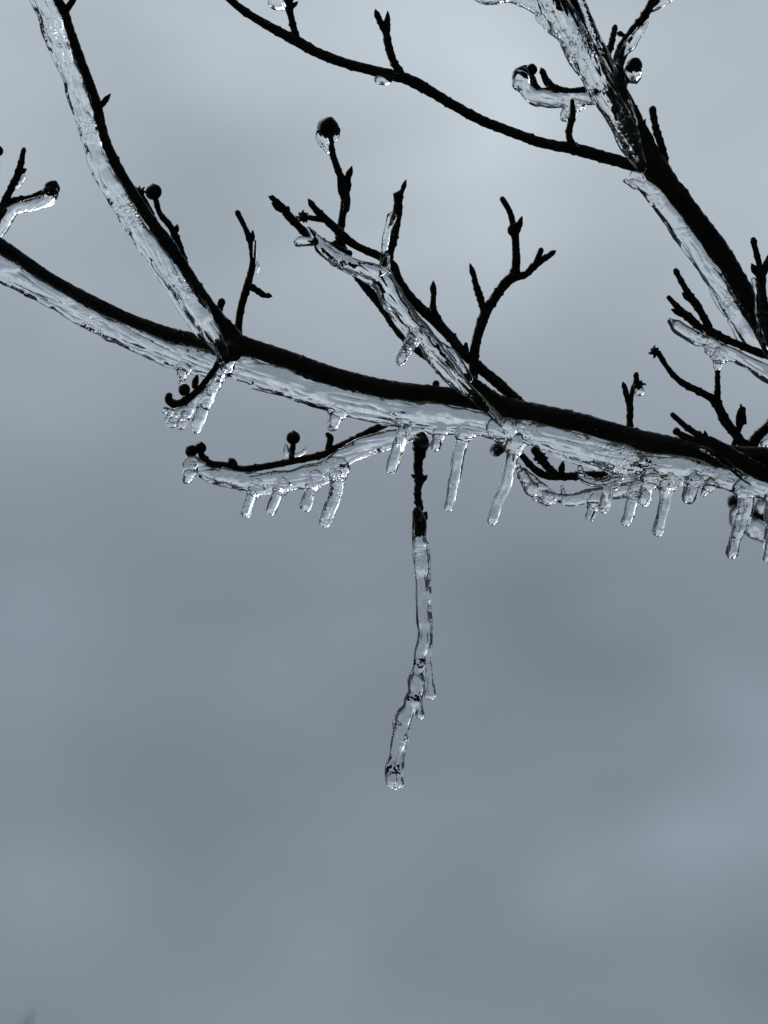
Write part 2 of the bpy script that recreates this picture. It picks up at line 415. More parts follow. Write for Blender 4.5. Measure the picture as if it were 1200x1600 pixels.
def weld(a, b):
    """where two pieces of ice have frozen together, drop the walls of each that lie inside the other"""
    def data(o):
        me = o.data; n = len(me.vertices); c = np.empty(n * 3, np.float32); me.vertices.foreach_get('co', c)
        return c.reshape(-1, 3) + np.array(WB[o.name], np.float32)
    ca, cb = data(a), data(b)
    lo = np.maximum(ca.min(0), cb.min(0)) - .001; hi = np.minimum(ca.max(0), cb.max(0)) + .001
    if (lo > hi).any(): return
    def tree(o, c):
        keep = []
        for p in o.data.polygons:
            q = c[p.vertices[0]]
            if (q > lo - .004).all() and (q < hi + .004).all(): keep.append(tuple(p.vertices))
        return BVHTree.FromPolygons([Vector(x) for x in c.tolist()], keep) if keep else None
    ta, tb = tree(a, ca), tree(b, cb)
    if not ta or not tb: return
    def inside(c, t):
        idx = np.where(((c > lo) & (c < hi)).all(1))[0]; res = set()
        for i in idx.tolist():
            q = Vector(c[i].tolist()); loc, no, k, ds = t.find_nearest(q, .01)
            if loc is not None and (q - loc).dot(no) < -0.00004: res.add(i)
        return res
    ia, ib = inside(ca, tb), inside(cb, ta)
    for o, s in ((a, ia), (b, ib)):
        if not s: continue
        bm = bmesh.new(); bm.from_mesh(o.data); bm.verts.ensure_lookup_table()
        kill = [f for f in bm.faces if all(v.index in s for v in f.verts)]
        bmesh.ops.delete(bm, geom=kill, context='FACES'); bm.to_mesh(o.data); bm.free()
def casing(tubes, label, d=-1.5, group=None, **k):
    feet = []
    for i, (pts, lb, gr, di, m_, am) in enumerate(ICI):
        if i in USED or abs(di - d) > 8: continue
        x, y = pts[0][:2]
        for t in tubes:
            ss = spline(norm4(t, d), 4)
            if min(np.hypot(ss[:, 0] - x, ss[:, 1] - y) - ss[:, 2]) < 6:
                USED.add(i); a, b = pts[0], pts[1]; c = pts[2]
                feet.append([(a[0], a[1] - 1, a[2] * .9, di), (a[0], a[1] + 1, a[2] * 1.08, di), (b[0], b[1], b[2] * 1.28, di - (b[1] - a[1]) / 4 * TP), (b[0] + (c[0] - b[0]) * .35, b[1] + (c[1] - b[1]) * .35, b[2] * .75, di - (c[1] - a[1]) / 4 * TP * .6)]); break
    k['feet'] = feet
    o = ice('ice_casing', tubes, d=d, **k); CAS.append(o)
    return tag(o, label, 'ice', group)

# ================================================================== the setting
def ground():
    bm = bmesh.new(); n = 96; radii = [0, 3, 12, 50, 200, 900, 4000]; prev = None
    for r in radii:
        if r == 0: ring = [bm.verts.new((0, 0, 0))]
        else: ring = [bm.verts.new((math.cos(2 * math.pi * i / n) * r, math.sin(2 * math.pi * i / n) * r, 0)) for i in range(n)]
        if prev:
            for i in range(n):
                j = (i + 1) % n
                bm.faces.new((prev[0], ring[i], ring[j]) if len(prev) == 1 else (prev[i], ring[i], ring[j], prev[j]))
        prev = ring
    m, t, p = mat('winter_grass')
    ge = nd(t, 'ShaderNodeNewGeometry'); n1 = nd(t, 'ShaderNodeTexNoise'); n1.inputs['Scale'].default_value = 0.6; n1.inputs['Detail'].default_value = 8
    t.links.new(ge.outputs['Position'], n1.inputs['Vector'])
    rp = nd(t, 'ShaderNodeValToRGB'); e = rp.color_ramp.elements
    e[0].position = .35; e[0].color = (0.035, 0.040, 0.020, 1); e[1].position = .7; e[1].color = (0.085, 0.080, 0.050, 1)
    t.links.new(n1.outputs[0], rp.inputs[0]); t.links.new(rp.outputs[0], p.inputs['Base Color']); p.inputs['Roughness'].default_value = .9
    b = nd(t, 'ShaderNodeBump'); b.inputs['Distance'].default_value = .05; n2 = nd(t, 'ShaderNodeTexNoise'); n2.inputs['Scale'].default_value = 40
    t.links.new(ge.outputs['Position'], n2.inputs['Vector']); t.links.new(n2.outputs[0], b.inputs['Height']); t.links.new(b.outputs[0], p.inputs['Normal'])
    o = link_mesh('ground', bm, m, Vector((0, 0, 0)), smooth=False); o['kind'] = 'structure'
ground()

def far_tree():
    """bare tree far behind, only the blurred tips of its crown reach the frame"""
    k = 78.0                                                   # metres away
    az = math.atan((52 - 600) / FPX); el = PITCH - math.atan((1584 - 800) / FPX)
    base = Vector((math.sin(az) * k, math.cos(az) * k, 0)); H = 1.6 + k * math.tan(el)
    t = thing('bare_tree', base, 'blurred bare tree top just showing in the bottom corner far behind the ice', 'tree')
    rg = random.Random(4)
    mt, tt, pp = mat('grey_bark'); nn = nd(tt, 'ShaderNodeTexNoise'); nn.inputs['Scale'].default_value = 6
    rp = nd(tt, 'ShaderNodeValToRGB'); rp.color_ramp.elements[0].color = (.05, .045, .04, 1); rp.color_ramp.elements[1].color = (.13, .12, .11, 1)
    tt.links.new(nn.outputs[0], rp.inputs[0]); tt.links.new(rp.outputs[0], pp.inputs['Base Color']); pp.inputs['Roughness'].default_value = .9
    def seg(bm, a, b, ra, rb, s=6):
        z = (b - a).normalized(); x = z.orthogonal().normalized(); y = z.cross(x)
        A = [bm.verts.new(a + (x * math.cos(2 * math.pi * i / s) + y * math.sin(2 * math.pi * i / s)) * ra) for i in range(s)]
        B = [bm.verts.new(b + (x * math.cos(2 * math.pi * i / s) + y * math.sin(2 * math.pi * i / s)) * rb) for i in range(s)]
        for i in range(s): bm.faces.new((A[i], A[(i + 1) % s], B[(i + 1) % s], B[i]))
    bt = bmesh.new(); bc = bmesh.new()
    def grow(p, dirv, ln, r, lv):
        bm = bt if lv < 2 else bc
        q = p; n = 3
        for i in range(n):
            dirv = (dirv + Vector((rg.uniform(-.16, .16), rg.uniform(-.16, .16), rg.uniform(-.02, .12)))).normalized()
            q2 = q + dirv * ln / n; seg(bm, q, q2, r * (1 - .25 * i / n), r * (1 - .25 * (i + 1) / n), 8 if lv < 2 else 4); q = q2
            if lv < 6 and i > 0:
                for _ in range(2 if lv < 5 else 3):
                    side = Vector((rg.uniform(-1, 1), rg.uniform(-1, 1), rg.uniform(.0, .9))).normalized()
                    if lv < 5 or rg.random() < .6:
                        grow(q, (dirv * .75 + side * .8).normalized(), ln * rg.uniform(.5, .68), r * .5, lv + 1)
        if lv < 6: grow(q, dirv, ln * .7, r * .65, lv + 1)
    grow(base.copy(), Vector((0, 0, 1)), H * .36, .26, 0)
    mz = max(v.co.z for v in bc.verts); s = H / mz
    top = max(bc.verts, key=lambda v: v.co.z).co.copy(); off = Vector((base.x - top.x, base.y - top.y, 0))
    for b in (bt, bc):
        for v in b.verts: v.co = Vector((v.co.x + off.x, v.co.y + off.y, v.co.z * s))
    put('trunk', bt, mt, base, t); put('crown', bc, mt, base, t)
far_tree()

def added_woods():
    """unseen ring of dark evergreens, added so the ice refracts dark edges"""
    m, t, p = mat('evergreen'); ge = nd(t, 'ShaderNodeNewGeometry'); n1 = nd(t, 'ShaderNodeTexNoise'); n1.inputs['Scale'].default_value = 2.5
    t.links.new(ge.outputs['Position'], n1.inputs['Vector']); rp = nd(t, 'ShaderNodeValToRGB'); e = rp.color_ramp.elements
    e[0].position = .4; e[0].color = (.016, .024, .012, 1); e[1].position = .65; e[1].color = (.04, .055, .028, 1)
    t.links.new(n1.outputs[0], rp.inputs[0]); t.links.new(rp.outputs[0], p.inputs['Base Color']); p.inputs['Roughness'].default_value = .9
    rg = random.Random(11); vs = []; fs = []
    az = 40.0
    while az < 320:
        a = R(az + rg.uniform(-2, 2)); k = rg.uniform(24, 34); H = rg.uniform(9, 17); cx, cy = math.sin(a) * k, math.cos(a) * k; w_ = H * rg.uniform(.17, .24)
        i0 = len(vs); s = 7
        for j, (z, r_) in enumerate(((0, .22), (H * .5, .13), (H * .95, .03))):
            for q in range(s): vs.append((cx + math.cos(q * 2 * math.pi / s) * r_, cy + math.sin(q * 2 * math.pi / s) * r_, z))
        for j in range(2):
            for q in range(s): fs.append((i0 + j * s + q, i0 + j * s + (q + 1) % s, i0 + (j + 1) * s + (q + 1) % s, i0 + (j + 1) * s + q))
        for _ in range(520):
            u = rg.random() ** .8; z = H * (.08 + .92 * u); rr_ = w_ * (1 - u) * (1.15 + .25 * math.sin(u * 40)) + .1; b_ = rg.uniform(0, 2 * math.pi); ro = rr_ * rg.uniform(.15, 1)
            x, y = cx + math.cos(b_) * ro, cy + math.sin(b_) * ro; l = .55 * (1.2 - u * .7) * rg.uniform(.7, 1.4); dx, dy = math.cos(b_) * l, math.sin(b_) * l; px_, py_ = -math.sin(b_) * l * .45, math.cos(b_) * l * .45
            i0 = len(vs); vs += [(x, y, z), (x + dx * .5 + px_, y + dy * .5 + py_, z - l * .25), (x + dx, y + dy, z - l * .45), (x + dx * .5 - px_, y + dy * .5 - py_, z - l * .25)]; fs.append((i0, i0 + 1, i0 + 2, i0 + 3))
        az += rg.uniform(3.2, 6.0)
    me = bpy.data.meshes.new('added_woods'); me.from_pydata(vs, [], fs); me.materials.append(m); o = bpy.data.objects.new('added_woods', me); C.objects.link(o)
    tag(o, 'unseen dark evergreen ring added for the ice to refract', 'added_woods', None, 'stuff')
added_woods()

# ================================================================== lower bough
A = thing('tree_branch', P(1900, 830, 0), 'long dark bough across the middle of the frame with forking twigs above it', 'branch')
wood(A, 'limb', [(1900, 830, 34), (1600, 770, 27), (1400, 742, 24), (1290, 729, 22), (1200, 718, 19), (1117, 713, 18.5), (1054, 700, 17.5), (975, 683, 18), (900, 660, 16.5), (825, 645, 17),
                 (775, 632, 16), (730, 623, 15), (680, 616, 13.5), (613, 610, 15), (530, 592, 16), (447, 562, 15), (400, 546, 14), (372, 540, 17), (345, 545, 14), (320, 535, 12), (267, 524, 12), (200, 499, 10.5),
                 (133, 467, 11), (75, 434, 10), (33, 406, 11), (0, 384, 12), (-30, 364, 12), (-120, 300, 10), (-260, 240, 7)], nodes=90, seg=26, rn=.05)
# left, climbing branch
s = wood(A, 'side_branch', [(378, 542, 16, 0), (360, 522, 14, 0), (337, 493, 11, -1), (307, 450, 10, -2), (283, 412, 9.5), (262, 381, 11), (245, 358, 9.5), (227, 332, 9), (200, 290, 8), (182, 258, 8), (170, 233, 8), (158, 200, 8.5), (150, 163, 9),
                            (137, 123, 7.5), (123, 87, 8), (108, 43, 7), (98, 15, 8.5), (86, -5, 7), (66, -50, 6), (20, -130, 4)], d=-3, nodes=60, seg=20)
wood(s, 'twig', [(102, 18, 6), (110, 6, 5.5), (118, -8, 5), (135, -60, 4)], d=-3)
tw = wood(s, 'twig', [(157, 185, 4.5), (157, 168, 4)], d=-3); bud(s, 157, 166, 173, 146, 4.6, -3)
bm_ = None
s = wood(A, 'twig', [(290, 412, 5), (283, 392, 5), (275, 372, 6), (265, 352, 5), (250, 334, 4.5), (243, 312, 4.6)], d=9, nodes=20)
flower_bud(s, 240, 300, 13.5, 100, 9)
bud(s, 275, 362, 277, 350, 4, 9)
s = wood(A, 'twig', [(238, 335, 4), (230, 320, 4), (222, 308, 5)], d=9); calyx(s, 221, 299, 7, 9, 6); bud(s, 218, 306, 208, 290, 4.5, 9)
wood(A, 'stub', [(340, 494, 5), (344, 482, 5), (346, 472, 6.5)], d=3)
s = wood(A, 'twig', [(371, 530, 7), (373, 505, 6), (378, 475, 6), (387, 445, 6.5), (393, 420, 5), (395, 398, 5), (392, 379, 5.5), (382, 354, 4), (371, 332, 4.2)], d=5, nodes=26)
bud(s, 393, 382, 395, 359, 4.2, 5)
s2 = wood(s, 'twig', [(391, 447, 5), (402, 454, 5), (412, 461, 4.8)], d=4, nodes=10); bud(s, 412, 461, 426, 463, 4, 4)
wood(A, 'spur', [(365, 548, 16), (350, 560, 10), (340, 570, 6)], d=-3)
# little cluster hanging below the left fork
s = wood(A, 'twig', [(345, 562, 5), (327, 588, 4.6), (309, 610, 5.2), (291, 625, 6), (274, 631, 6.4), (264, 625, 7), (264, 619, 6)], d=-6, nodes=18)
flower_bud(s, 288, 609, 10, 150, -7); bud(s, 302, 606, 309, 585, 5, -7)

# lower left branch
s = wood(A, 'side_branch', [(632, 652, 3, 8), (600, 663, 6.2, 8), (556, 686, 7, 8), (521, 703, 7), (498, 712, 6), (454, 721, 5.5), (413, 729, 5.5), (375, 733, 6), (352, 727, 5.5), (332, 725, 5.5), (318, 716, 6), (313, 706, 5)], d=8, nodes=34, seg=16)
flower_bud(s, 313, 700, 10, 80, 8); flower_bud(s, 299, 705, 10.5, 140, 6); bud(s, 366, 730, 358, 715, 7, 7)
t2 = wood(s, 'twig', [(457, 720, 5), (456, 708, 4.5), (458, 694, 4.5)], d=8, nodes=8); flower_bud(s, 458, 684, 11.5, 90, 8, 6)
wood(s, 'stub', [(512, 705, 5), (515, 692, 5.5), (516, 684, 5.5), (512, 679, 4)], d=8)

# twig straight down out of the ice
s = wood(A, 'twig', [(658, 683, 9), (658, 689, 11.5), (657, 696, 12), (656, 708, 10), (653, 722, 7), (654, 738, 7), (655, 748, 8), (653, 762, 6), (653, 780, 5.5), (655, 792, 6.5), (654, 805, 5), (655, 835, 4.8)], d=3, nodes=14, seg=16, rn=.16)
bud(s, 652, 748, 642, 741, 3, 3); bud(s, 657, 815, 667, 799, 6.5, 2); bud(s, 658, 752, 668, 742, 4, 3)

# back pair of branches rising left from the middle
s = wood(A, 'side_branch', [(840, 655, 13, 2), (812, 632, 10, 3), (783, 603, 8.5, 4), (725, 553, 8.5, 5), (705, 528, 8), (680, 503, 8), (642, 466, 8), (622, 438, 8), (613, 415, 8), (592, 400, 6.5), (560, 386, 6), (540, 372, 7), (520, 353, 6.5), (504, 338, 6), (494, 328, 6)], d=6, nodes=48, seg=18)
bud(s, 494, 330, 481, 310, 5, 6)
t2 = wood(s, 'twig', [(508, 343, 5.5), (495, 342, 4.5), (483, 340, 4.5)], d=6); calyx(s, 474, 339, 9.5, 6, 8)
s = wood(A, 'side_branch', [(745, 632, 8, 5), (722, 612, 6, 7), (697, 590, 6, 9), (672, 562, 6), (645, 540, 7), (620, 512, 8), (600, 482, 8), (577, 455, 7), (555, 425, 7), (541, 400, 7), (532, 384, 8.5), (532, 362, 6), (536, 332, 6), (540, 305, 6.5), (537, 285, 6), (530, 270, 5.5), (524, 254, 5.5), (519, 236, 5), (516, 215, 4.5)], d=12, nodes=30, seg=16)
flower_bud(s, 512, 200, 18, 70, 12, 3); bud(s, 541, 285, 550, 259, 5, 12); bud(s, 537, 318, 527, 275, 4, 11)
bud(s, 543, 300, 547, 280, 4, 11)
wood(s, 'spur', [(534, 386, 6), (524, 380, 5)], d=12)
# front twig poking out of the ice tip
s = wood(A, 'twig', [(546, 396, 5, 8), (520, 386, 6, 2), (498, 376, 6, -4), (480, 366, 6.5), (465, 352, 6), (452, 338, 7), (440, 323, 5.5), (425, 309, 4.5)], d=-6, nodes=16)
bud(s, 449, 333, 450, 321, 3.5, -6); bud(s, 441, 331, 424, 316, 4.5, -6); bud(s, 430, 313, 419, 306, 3, -6)
wood(A, 'spur', [(700, 566, 3.5, -9), (722, 585, 6, -9), (750, 606, 9, -7), (780, 630, 12, -4), (805, 648, 14, 0)], d=-6, nodes=14, rn=.2)
# upright one at the ice fork
s = wood(A, 'twig', [(612, 440, 6, 2), (604, 418, 6), (608, 398, 7), (615, 370, 7), (620, 340, 7.5), (622, 318, 7), (623, 306, 8), (628, 298, 4)], d=-5, nodes=18)
bud(s, 627, 301, 635, 280, 3.6, -5)
s = wood(A, 'twig', [(702, 522, 4, 5), (695, 513, 4.5), (684, 497, 5), (677, 480, 4.8), (677, 464, 4.5)], d=6, nodes=14); bud(s, 677, 463, 677, 438, 5, 6)
# tall forked twig
s = wood(A, 'twig', [(740, 604, 7), (740, 575, 7.5), (743, 540, 7.5), (750, 512, 8), (758, 490, 8.5), (775, 462, 7.5), (790, 442, 8), (803, 430, 9), (806, 412, 7), (806, 385, 6), (804, 362, 6.5), (800, 343, 5), (795, 328, 4.5), (785, 311, 4.5)], d=4, nodes=32, seg=16)
bud(s, 806, 366, 816, 337, 5, 4); bud(s, 802, 370, 794, 354, 4.5, 4)
s2 = wood(s, 'twig', [(800, 432, 8), (820, 429, 5.5), (833, 417, 6), (846, 406, 5.8), (857, 400, 4.6)], d=4, nodes=14); bud(s, 854, 402, 869, 391, 4.6, 4)
wood(s, 'twig', [(836, 413, 4.5), (841, 402, 4.5), (845, 391, 4.6)], d=2)
s2 = wood(s, 'twig', [(757, 492, 5), (753, 474, 5.5), (747, 456, 5.5), (741, 436, 4.5)], d=2, nodes=10); bud(s, 742, 437, 734, 411, 4.4, 2)
wood(A, 'stub', [(732, 560, 5), (728, 548, 5), (728, 538, 3.5)], d=5)
bm0 = wood(A, 'stub', [(682, 608, 5), (681, 600, 6)], d=4)
# twig pair on the right part of the bough
s = wood(A, 'twig', [(984, 676, 6), (984, 655, 5), (984, 632, 5.5), (979, 617, 5), (976, 606, 4)], d=4, nodes=12); bud(s, 978, 612, 973, 596, 4.2, 4)
s2 = wood(s, 'twig', [(985, 632, 4), (987, 617, 3.4), (990, 606, 4), (994, 598, 5), (994, 585, 4)], d=4, nodes=8); calyx(s, 999, 601, 8, 4, 7)
# long bent twig with withered head and its fork
s = wood(A, 'side_branch', [(1300, 640, 12, 24), (1240, 643, 9, 20), (1212, 657, 9), (1195, 671, 8.5), (1182, 684, 8.5), (1172, 696, 10), (1160, 692, 8.5), (1148, 677, 7.5), (1133, 657, 8.5), (1126, 643, 7.5), (1117, 626, 8), (1105, 618, 6), (1085, 608, 5.5), (1067, 599, 5.5), (1052, 586, 4.5), (1040, 570, 4), (1030, 554, 4.4)], d=14, nodes=26, seg=16)
calyx(s, 1023, 549, 8.5, 14, 7)
wood(s, 'twig', [(1119, 628, 5), (1121, 612, 5), (1121, 596, 4.2), (1121, 578, 4)], d=14, nodes=12)
s2 = wood(s, 'twig', [(1150, 680, 5), (1155, 668, 5), (1159, 655, 7), (1161, 640, 5)], d=13); bud(s, 1163, 662, 1157, 630, 4.5, 12); bud(s, 1151, 664, 1154, 638, 2.6, 12)
wood(s, 'stub', [(1146, 712, 5), (1146, 698, 4.5), (1148, 689, 4)], d=12)
# front twig running into the bough at the right
s = wood(A, 'side_branch', [(1330, 790, 18, 4), (1240, 757, 14, -6), (1190, 738, 13), (1160, 722, 12.5), (1135, 706, 10.5), (1115, 693, 8.5), (1097, 683, 6), (1080, 673, 5), (1065, 661, 4.6), (1051, 648, 4.2)], d=-13, nodes=30, seg=16)
bud(s, 1104, 692, 1101, 672, 4, -13); wood(s, 'twig', [(1105, 692, 5), (1088, 688, 5), (1072, 683, 5.5), (1060, 677, 5)], d=-12); flower_bud(s, 1057, 674, 6.5, 110, -12)
# twigs behind, under the bough
s = wood(A, 'side_branch', [(1045, 702, 4), (1012, 722, 4.2), (982, 737, 5.6), (940, 742, 6.5), (905, 743, 6.5), (872, 745, 6), (850, 742, 6), (832, 730, 5.5), (815, 711, 5)], d=10, nodes=22)
wood(s, 'twig', [(870, 744, 6), (856, 730, 6), (846, 717, 7), (836, 703, 7)], d=8, nodes=10); calyx(s, 846, 716, 10, 9, 6)
bud(s, 875, 744, 880, 719, 5, 9)
# left edge: forked twig with round bud
s = wood(A, 'side_branch', [(-60, 420, 9, 14), (-25, 372, 9), (0, 334, 8.5), (8, 315, 6.5), (18, 293, 5.5), (28, 272, 6.5), (33, 254, 5), (37, 234, 4)], d=22, nodes=16)
bud(s, 30, 270, 42, 264, 4.2, 22)
s2 = wood(s, 'twig', [(4, 328, 6), (14, 318, 6), (28, 312, 5.2), (48, 309, 5), (62, 303, 5), (72, 299, 5)], d=22, nodes=14); flower_bud(s, 81, 294, 13, 60, 22, 5)
s2 = wood(s, 'twig', [(-6, 350, 5), (-6, 300, 5), (-5, 255, 5)], d=22); flower_bud(s, -3, 236, 9, 80, 22)

# ================================================================== upper right bough
Bz = thing('tree_branch', P(1900, 960, 130), 'thick dark bough from the right edge to the top with a long thin left branch', 'branch')
wood(Bz, 'limb', [(1900, 960, 34, 130), (1600, 860, 30, 120), (1400, 740, 26, 90), (1290, 640, 22, 40), (1235, 575, 19, 14), (1205, 535, 16), (1186, 508, 15.5), (1160, 458, 18), (1125, 397, 18), (1087, 345, 17), (1050, 296, 18), (1022, 262, 22), (1008, 226, 16), (992, 186, 12),
                  (974, 148, 10), (955, 113, 8.5), (936, 80, 7.5), (918, 48, 7.5), (902, 15, 7.5), (886, -30, 7), (850, -110, 6)], d=0, nodes=70, seg=24, rn=.07)
s = wood(Bz, 'side_branch', [(1020, 266, 13), (993, 259, 9.5), (953, 248, 9.5), (911, 236, 9.5), (889, 231, 9), (847, 223, 8.3), (793, 204, 8), (750, 187, 8), (703, 161, 8), (650, 130, 9), (623, 120, 8.5), (550, 102, 8), (500, 84, 8), (460, 62, 8.5), (433, 48, 7.5), (390, 23, 6.5), (357, -3, 6), (300, -60, 5), (220, -150, 4)], d=-2, nodes=55, seg=20)
wood(s, 'twig', [(463, 60, 6), (459, 45, 5.5), (455, 28, 5), (452, 12, 6.5), (450, -6, 8), (448, -30, 6)], d=-2, nodes=12)
bud(s, 455, 12, 466, 2, 3.5, -2)
s2 = wood(s, 'twig', [(627, 118, 7), (614, 94, 6), (607, 72, 6.5), (604, 55, 6), (599, 45, 4.5), (592, 30, 4.5)], d=-2, nodes=14); bud(s, 593, 33, 586, 14, 4.8, -2); bud(s, 604, 56, 606, 16, 5, -2)
wood(s, 'twig', [(897, 234, 9), (891, 220, 6), (889, 204, 5), (893, 188, 6), (895, 175, 4.5), (894, 158, 3.6)], d=-4, nodes=14)
wood(Bz, 'twig', [(1040, 276, 7), (1039, 255, 6), (1036, 235, 5.8), (1028, 212, 6), (1023, 192, 5.2), (1020, 176, 6), (1020, 171, 6)], d=2, nodes=16)
s = wood(Bz, 'side_branch', [(973, 152, 10), (967, 128, 10), (967, 100, 8), (971, 74, 7), (985, 52, 6.5), (1005, 27, 6.5), (1018, 6, 7), (1034, -24, 6), (1070, -90, 5)], d=-7, nodes=22)
bud(s, 968, 56, 970, 48, 6, -6); bud(s, 1020, 8, 1032, 2, 4, -7)
wood(Bz, 'twig', [(944, 95, 6), (954, 72, 5.5), (958, 56, 4.6), (961, 42, 4)], d=3, nodes=10)
s = wood(Bz, 'twig', [(968, 140, 7), (978, 124, 6)], d=2); flower_bud(s, 991, 102, 13, 60, 0)
s = wood(Bz, 'twig', [(940, 143, 4), (916, 140, 4.6), (889, 142, 4.6), (868, 138, 6), (856, 129, 6.5), (850, 118, 5)], d=-2, nodes=14); bud(s, 851, 121, 845, 105, 5, -2)
s = wood(Bz, 'twig', [(862, 140, 5), (846, 142, 5), (836, 134, 6), (831, 122, 6)], d=3); flower_bud(s, 830, 109, 10, 70, 3); flower_bud(s, 820, 112, 11, 130, 5)
s = wood(Bz, 'twig', [(905, 30, 8), (888, 18, 9), (872, 6, 9), (862, -14, 8)], d=-4); bud(s, 872, 8, 868, -16, 9, -5)
wood(Bz, 'side_branch', [(866, -40, 6), (880, 5, 9), (893, 30, 5), (915, 70, 4.5), (938, 112, 5), (960, 155, 5.5), (978, 195, 7), (996, 235, 10), (1012, 260, 12)], d=-4, nodes=18, rn=.3)
wood(Bz, 'side_branch', [(930, 90, 3), (942, 122, 3.5), (955, 160, 2.5), (972, 200, 3), (985, 240, 4)], d=-2, nodes=12, rn=.3)
wood(Bz, 'spur', [(1000, 205, 6), (1006, 194, 3), (1008, 187, 1.4)], d=0)
# twigs at the right edge
s = wood(Bz, 'twig', [(1206, 530, 12), (1198, 502, 10), (1194, 480, 8), (1190, 458, 7.5), (1189, 432, 8), (1186, 412, 5), (1181, 392, 4.6), (1177, 375, 4.8)], d=-10, nodes=20)
bud(s, 1183, 430, 1174, 411, 5, -10); bud(s, 1193, 430, 1203, 394, 5, -10)
s = wood(Bz, 'side_branch', [(1250, 580, 9), (1206, 557, 7.5), (1185, 551, 6.5), (1158, 540, 6), (1129, 528, 6.5), (1108, 517, 7.5), (1092, 510, 6), (1076, 496, 7), (1060, 481, 5), (1045, 465, 4)], d=-8, nodes=20)
s2 = wood(s, 'twig', [(1110, 516, 6), (1103, 502, 6), (1094, 486, 5.8), (1086, 473, 7), (1077, 461, 5.5), (1067, 444, 4.6), (1056, 423, 4.4)], d=-8, nodes=16)
bud(s, 1083, 472, 1065, 457, 5, -8); bud(s, 1074, 494, 1048, 483, 5.5, -9)

# ================================================================== twig far behind at the right
D = thing('tree_branch', P(1500, 850, 300), 'blurred twig with a round bud behind the big icicle at the right edge', 'branch')
s = wood(D, 'twig', [(1500, 850, 12), (1300, 840, 10), (1230, 822, 8), (1195, 808, 8), (1175, 796, 8), (1158, 790, 7)], d=260, nodes=30); flower_bud(s, 1149, 784, 13, 150, 260)
D2 = thing('tree_branch', P(840, 690, 150), 'short blurred twig end with a round bud showing below the middle of the bough', 'branch')
s = wood(D2, 'twig', [(830, 650, 5), (805, 690, 5), (788, 700, 5)], d=130); flower_bud(s, 779, 702, 9, 180, 130)

# ================================================================== icicles
GM, GL, GR, GK, GO = 'icicles under the bough', 'icicles on the lower left branch', 'icicles on the lower ice arc', 'icicles of the left ice clump', 'icicles on smaller ice'
ic = icicle
ic([(530, 640, 16), (524, 650, 11.5), (521, 660, 9), (519, 666, 8)], 'short stubby icicle alone under the left middle of the bough', GM)
ic([(634, 664, 10), (629, 676, 8.5), (622, 700, 8.5), (615, 720, 8), (612, 733, 8)], 'icicle just left of the dark hanging twig, leaning left', GM, d=-5)
ic([(690, 668, 10), (684, 684, 8.5), (681, 697, 8)], 'short rounded icicle just right of the dark hanging twig', GM)
ic([(727, 672, 16), (722, 684, 11), (717, 705, 9), (712, 740, 9), (706, 765, 8), (701, 791, 7.8)], 'long icicle right of the dark hanging twig with a rounded tip', GM)
ic([(808, 690, 14), (802, 704, 12), (797, 730, 10), (787, 765, 9), (776, 790, 8.5), (770, 812, 8.3)], 'long icicle under the middle of the bough, first one right of the diagonal ice', GM)
ic([(962, 748, 10), (953, 760, 10), (947, 778, 9), (943, 793, 8.4)], 'medium icicle under the dark eye of the bough ice', GM, d=-8)
ic([(1018, 740, 13), (1013, 752, 11), (1011, 768, 9.8), (1008, 781, 9.6)], 'stout short icicle at the right, between the dark eye and the long thin one', GM)
ic([(1046, 750, 15), (1041, 764, 12), (1038, 782, 9), (1033, 806, 8), (1028, 830, 7.5)], 'long thin icicle right of the stout short one', GM, d=-2)
ic([(1085, 750, 14), (1080, 762, 11.5), (1077, 777, 10.3)], 'fat blunt icicle halfway between the long thin one and the biggest one', GM)
ic([(1108, 755, 9), (1103, 764, 8), (1099, 771, 5)], 'small pointed ice drip beside the fat blunt icicle', GM, d=-2)
ic([(1163, 758, 17), (1166, 776, 13), (1165, 795, 10.5), (1156, 822, 9.5), (1148, 846, 8.8), (1143, 863, 9)], 'biggest icicle near the right edge with a swollen tip', GM, d=-5)
ic([(1206, 775, 12), (1205, 815, 9), (1201, 850, 7.5), (1199, 872, 7)], 'icicle cut off by the right edge of the photo', GM, d=-5)
ic([(402, 760, 13), (395, 772, 9), (390, 788, 8), (384, 802, 7.6)], 'leftmost of the four long icicles on the drooping lower left branch', GL, d=1)
ic([(442, 757, 13), (436, 768, 9.5), (429, 785, 7.5), (424, 798, 7.4)], 'second icicle from the left on the drooping lower left branch', GL, d=1)
ic([(493, 748, 14), (487, 762, 10), (481, 780, 8.5), (477, 791, 8.2)], 'third icicle from the left on the drooping lower left branch', GL, d=1)
ic([(533, 728, 14), (528, 745, 11), (523, 775, 8.5), (514, 798, 9), (508, 814, 8.3)], 'longest and rightmost icicle on the drooping lower left branch', GL, d=1)
ic([(298, 728, 12), (295, 740, 10), (292, 748, 7)], 'blunt ice drip under the pair of round buds at the lower left', GL, d=3)
ic([(930, 782, 12), (926, 795, 9), (921, 808, 6.6)], 'tapered ringed icicle at the left of the lower ice arc', GR, d=4)
ic([(992, 766, 12), (987, 782, 9), (983, 800, 8), (979, 814, 7.6)], 'slim icicle on the lower ice arc between two nearer icicles', GR, d=4)
ic([(287, 572, 11), (286, 584, 9), (283, 597, 6)], 'short forked looking ice drip above the curled twig of the left clump', GK, d=-3, m=ICEROUGH)
ic([(296, 636, 8), (288, 652, 7), (283, 664, 7.6)], 'small icicle with a round drop tip at the left of the ice clump', GK, d=-5)
ic([(322, 620, 11), (316, 640, 9), (311, 657, 8.5), (307, 670, 7.4)], 'longer icicle at the right of the ice clump under the left fork', GK, d=-5)
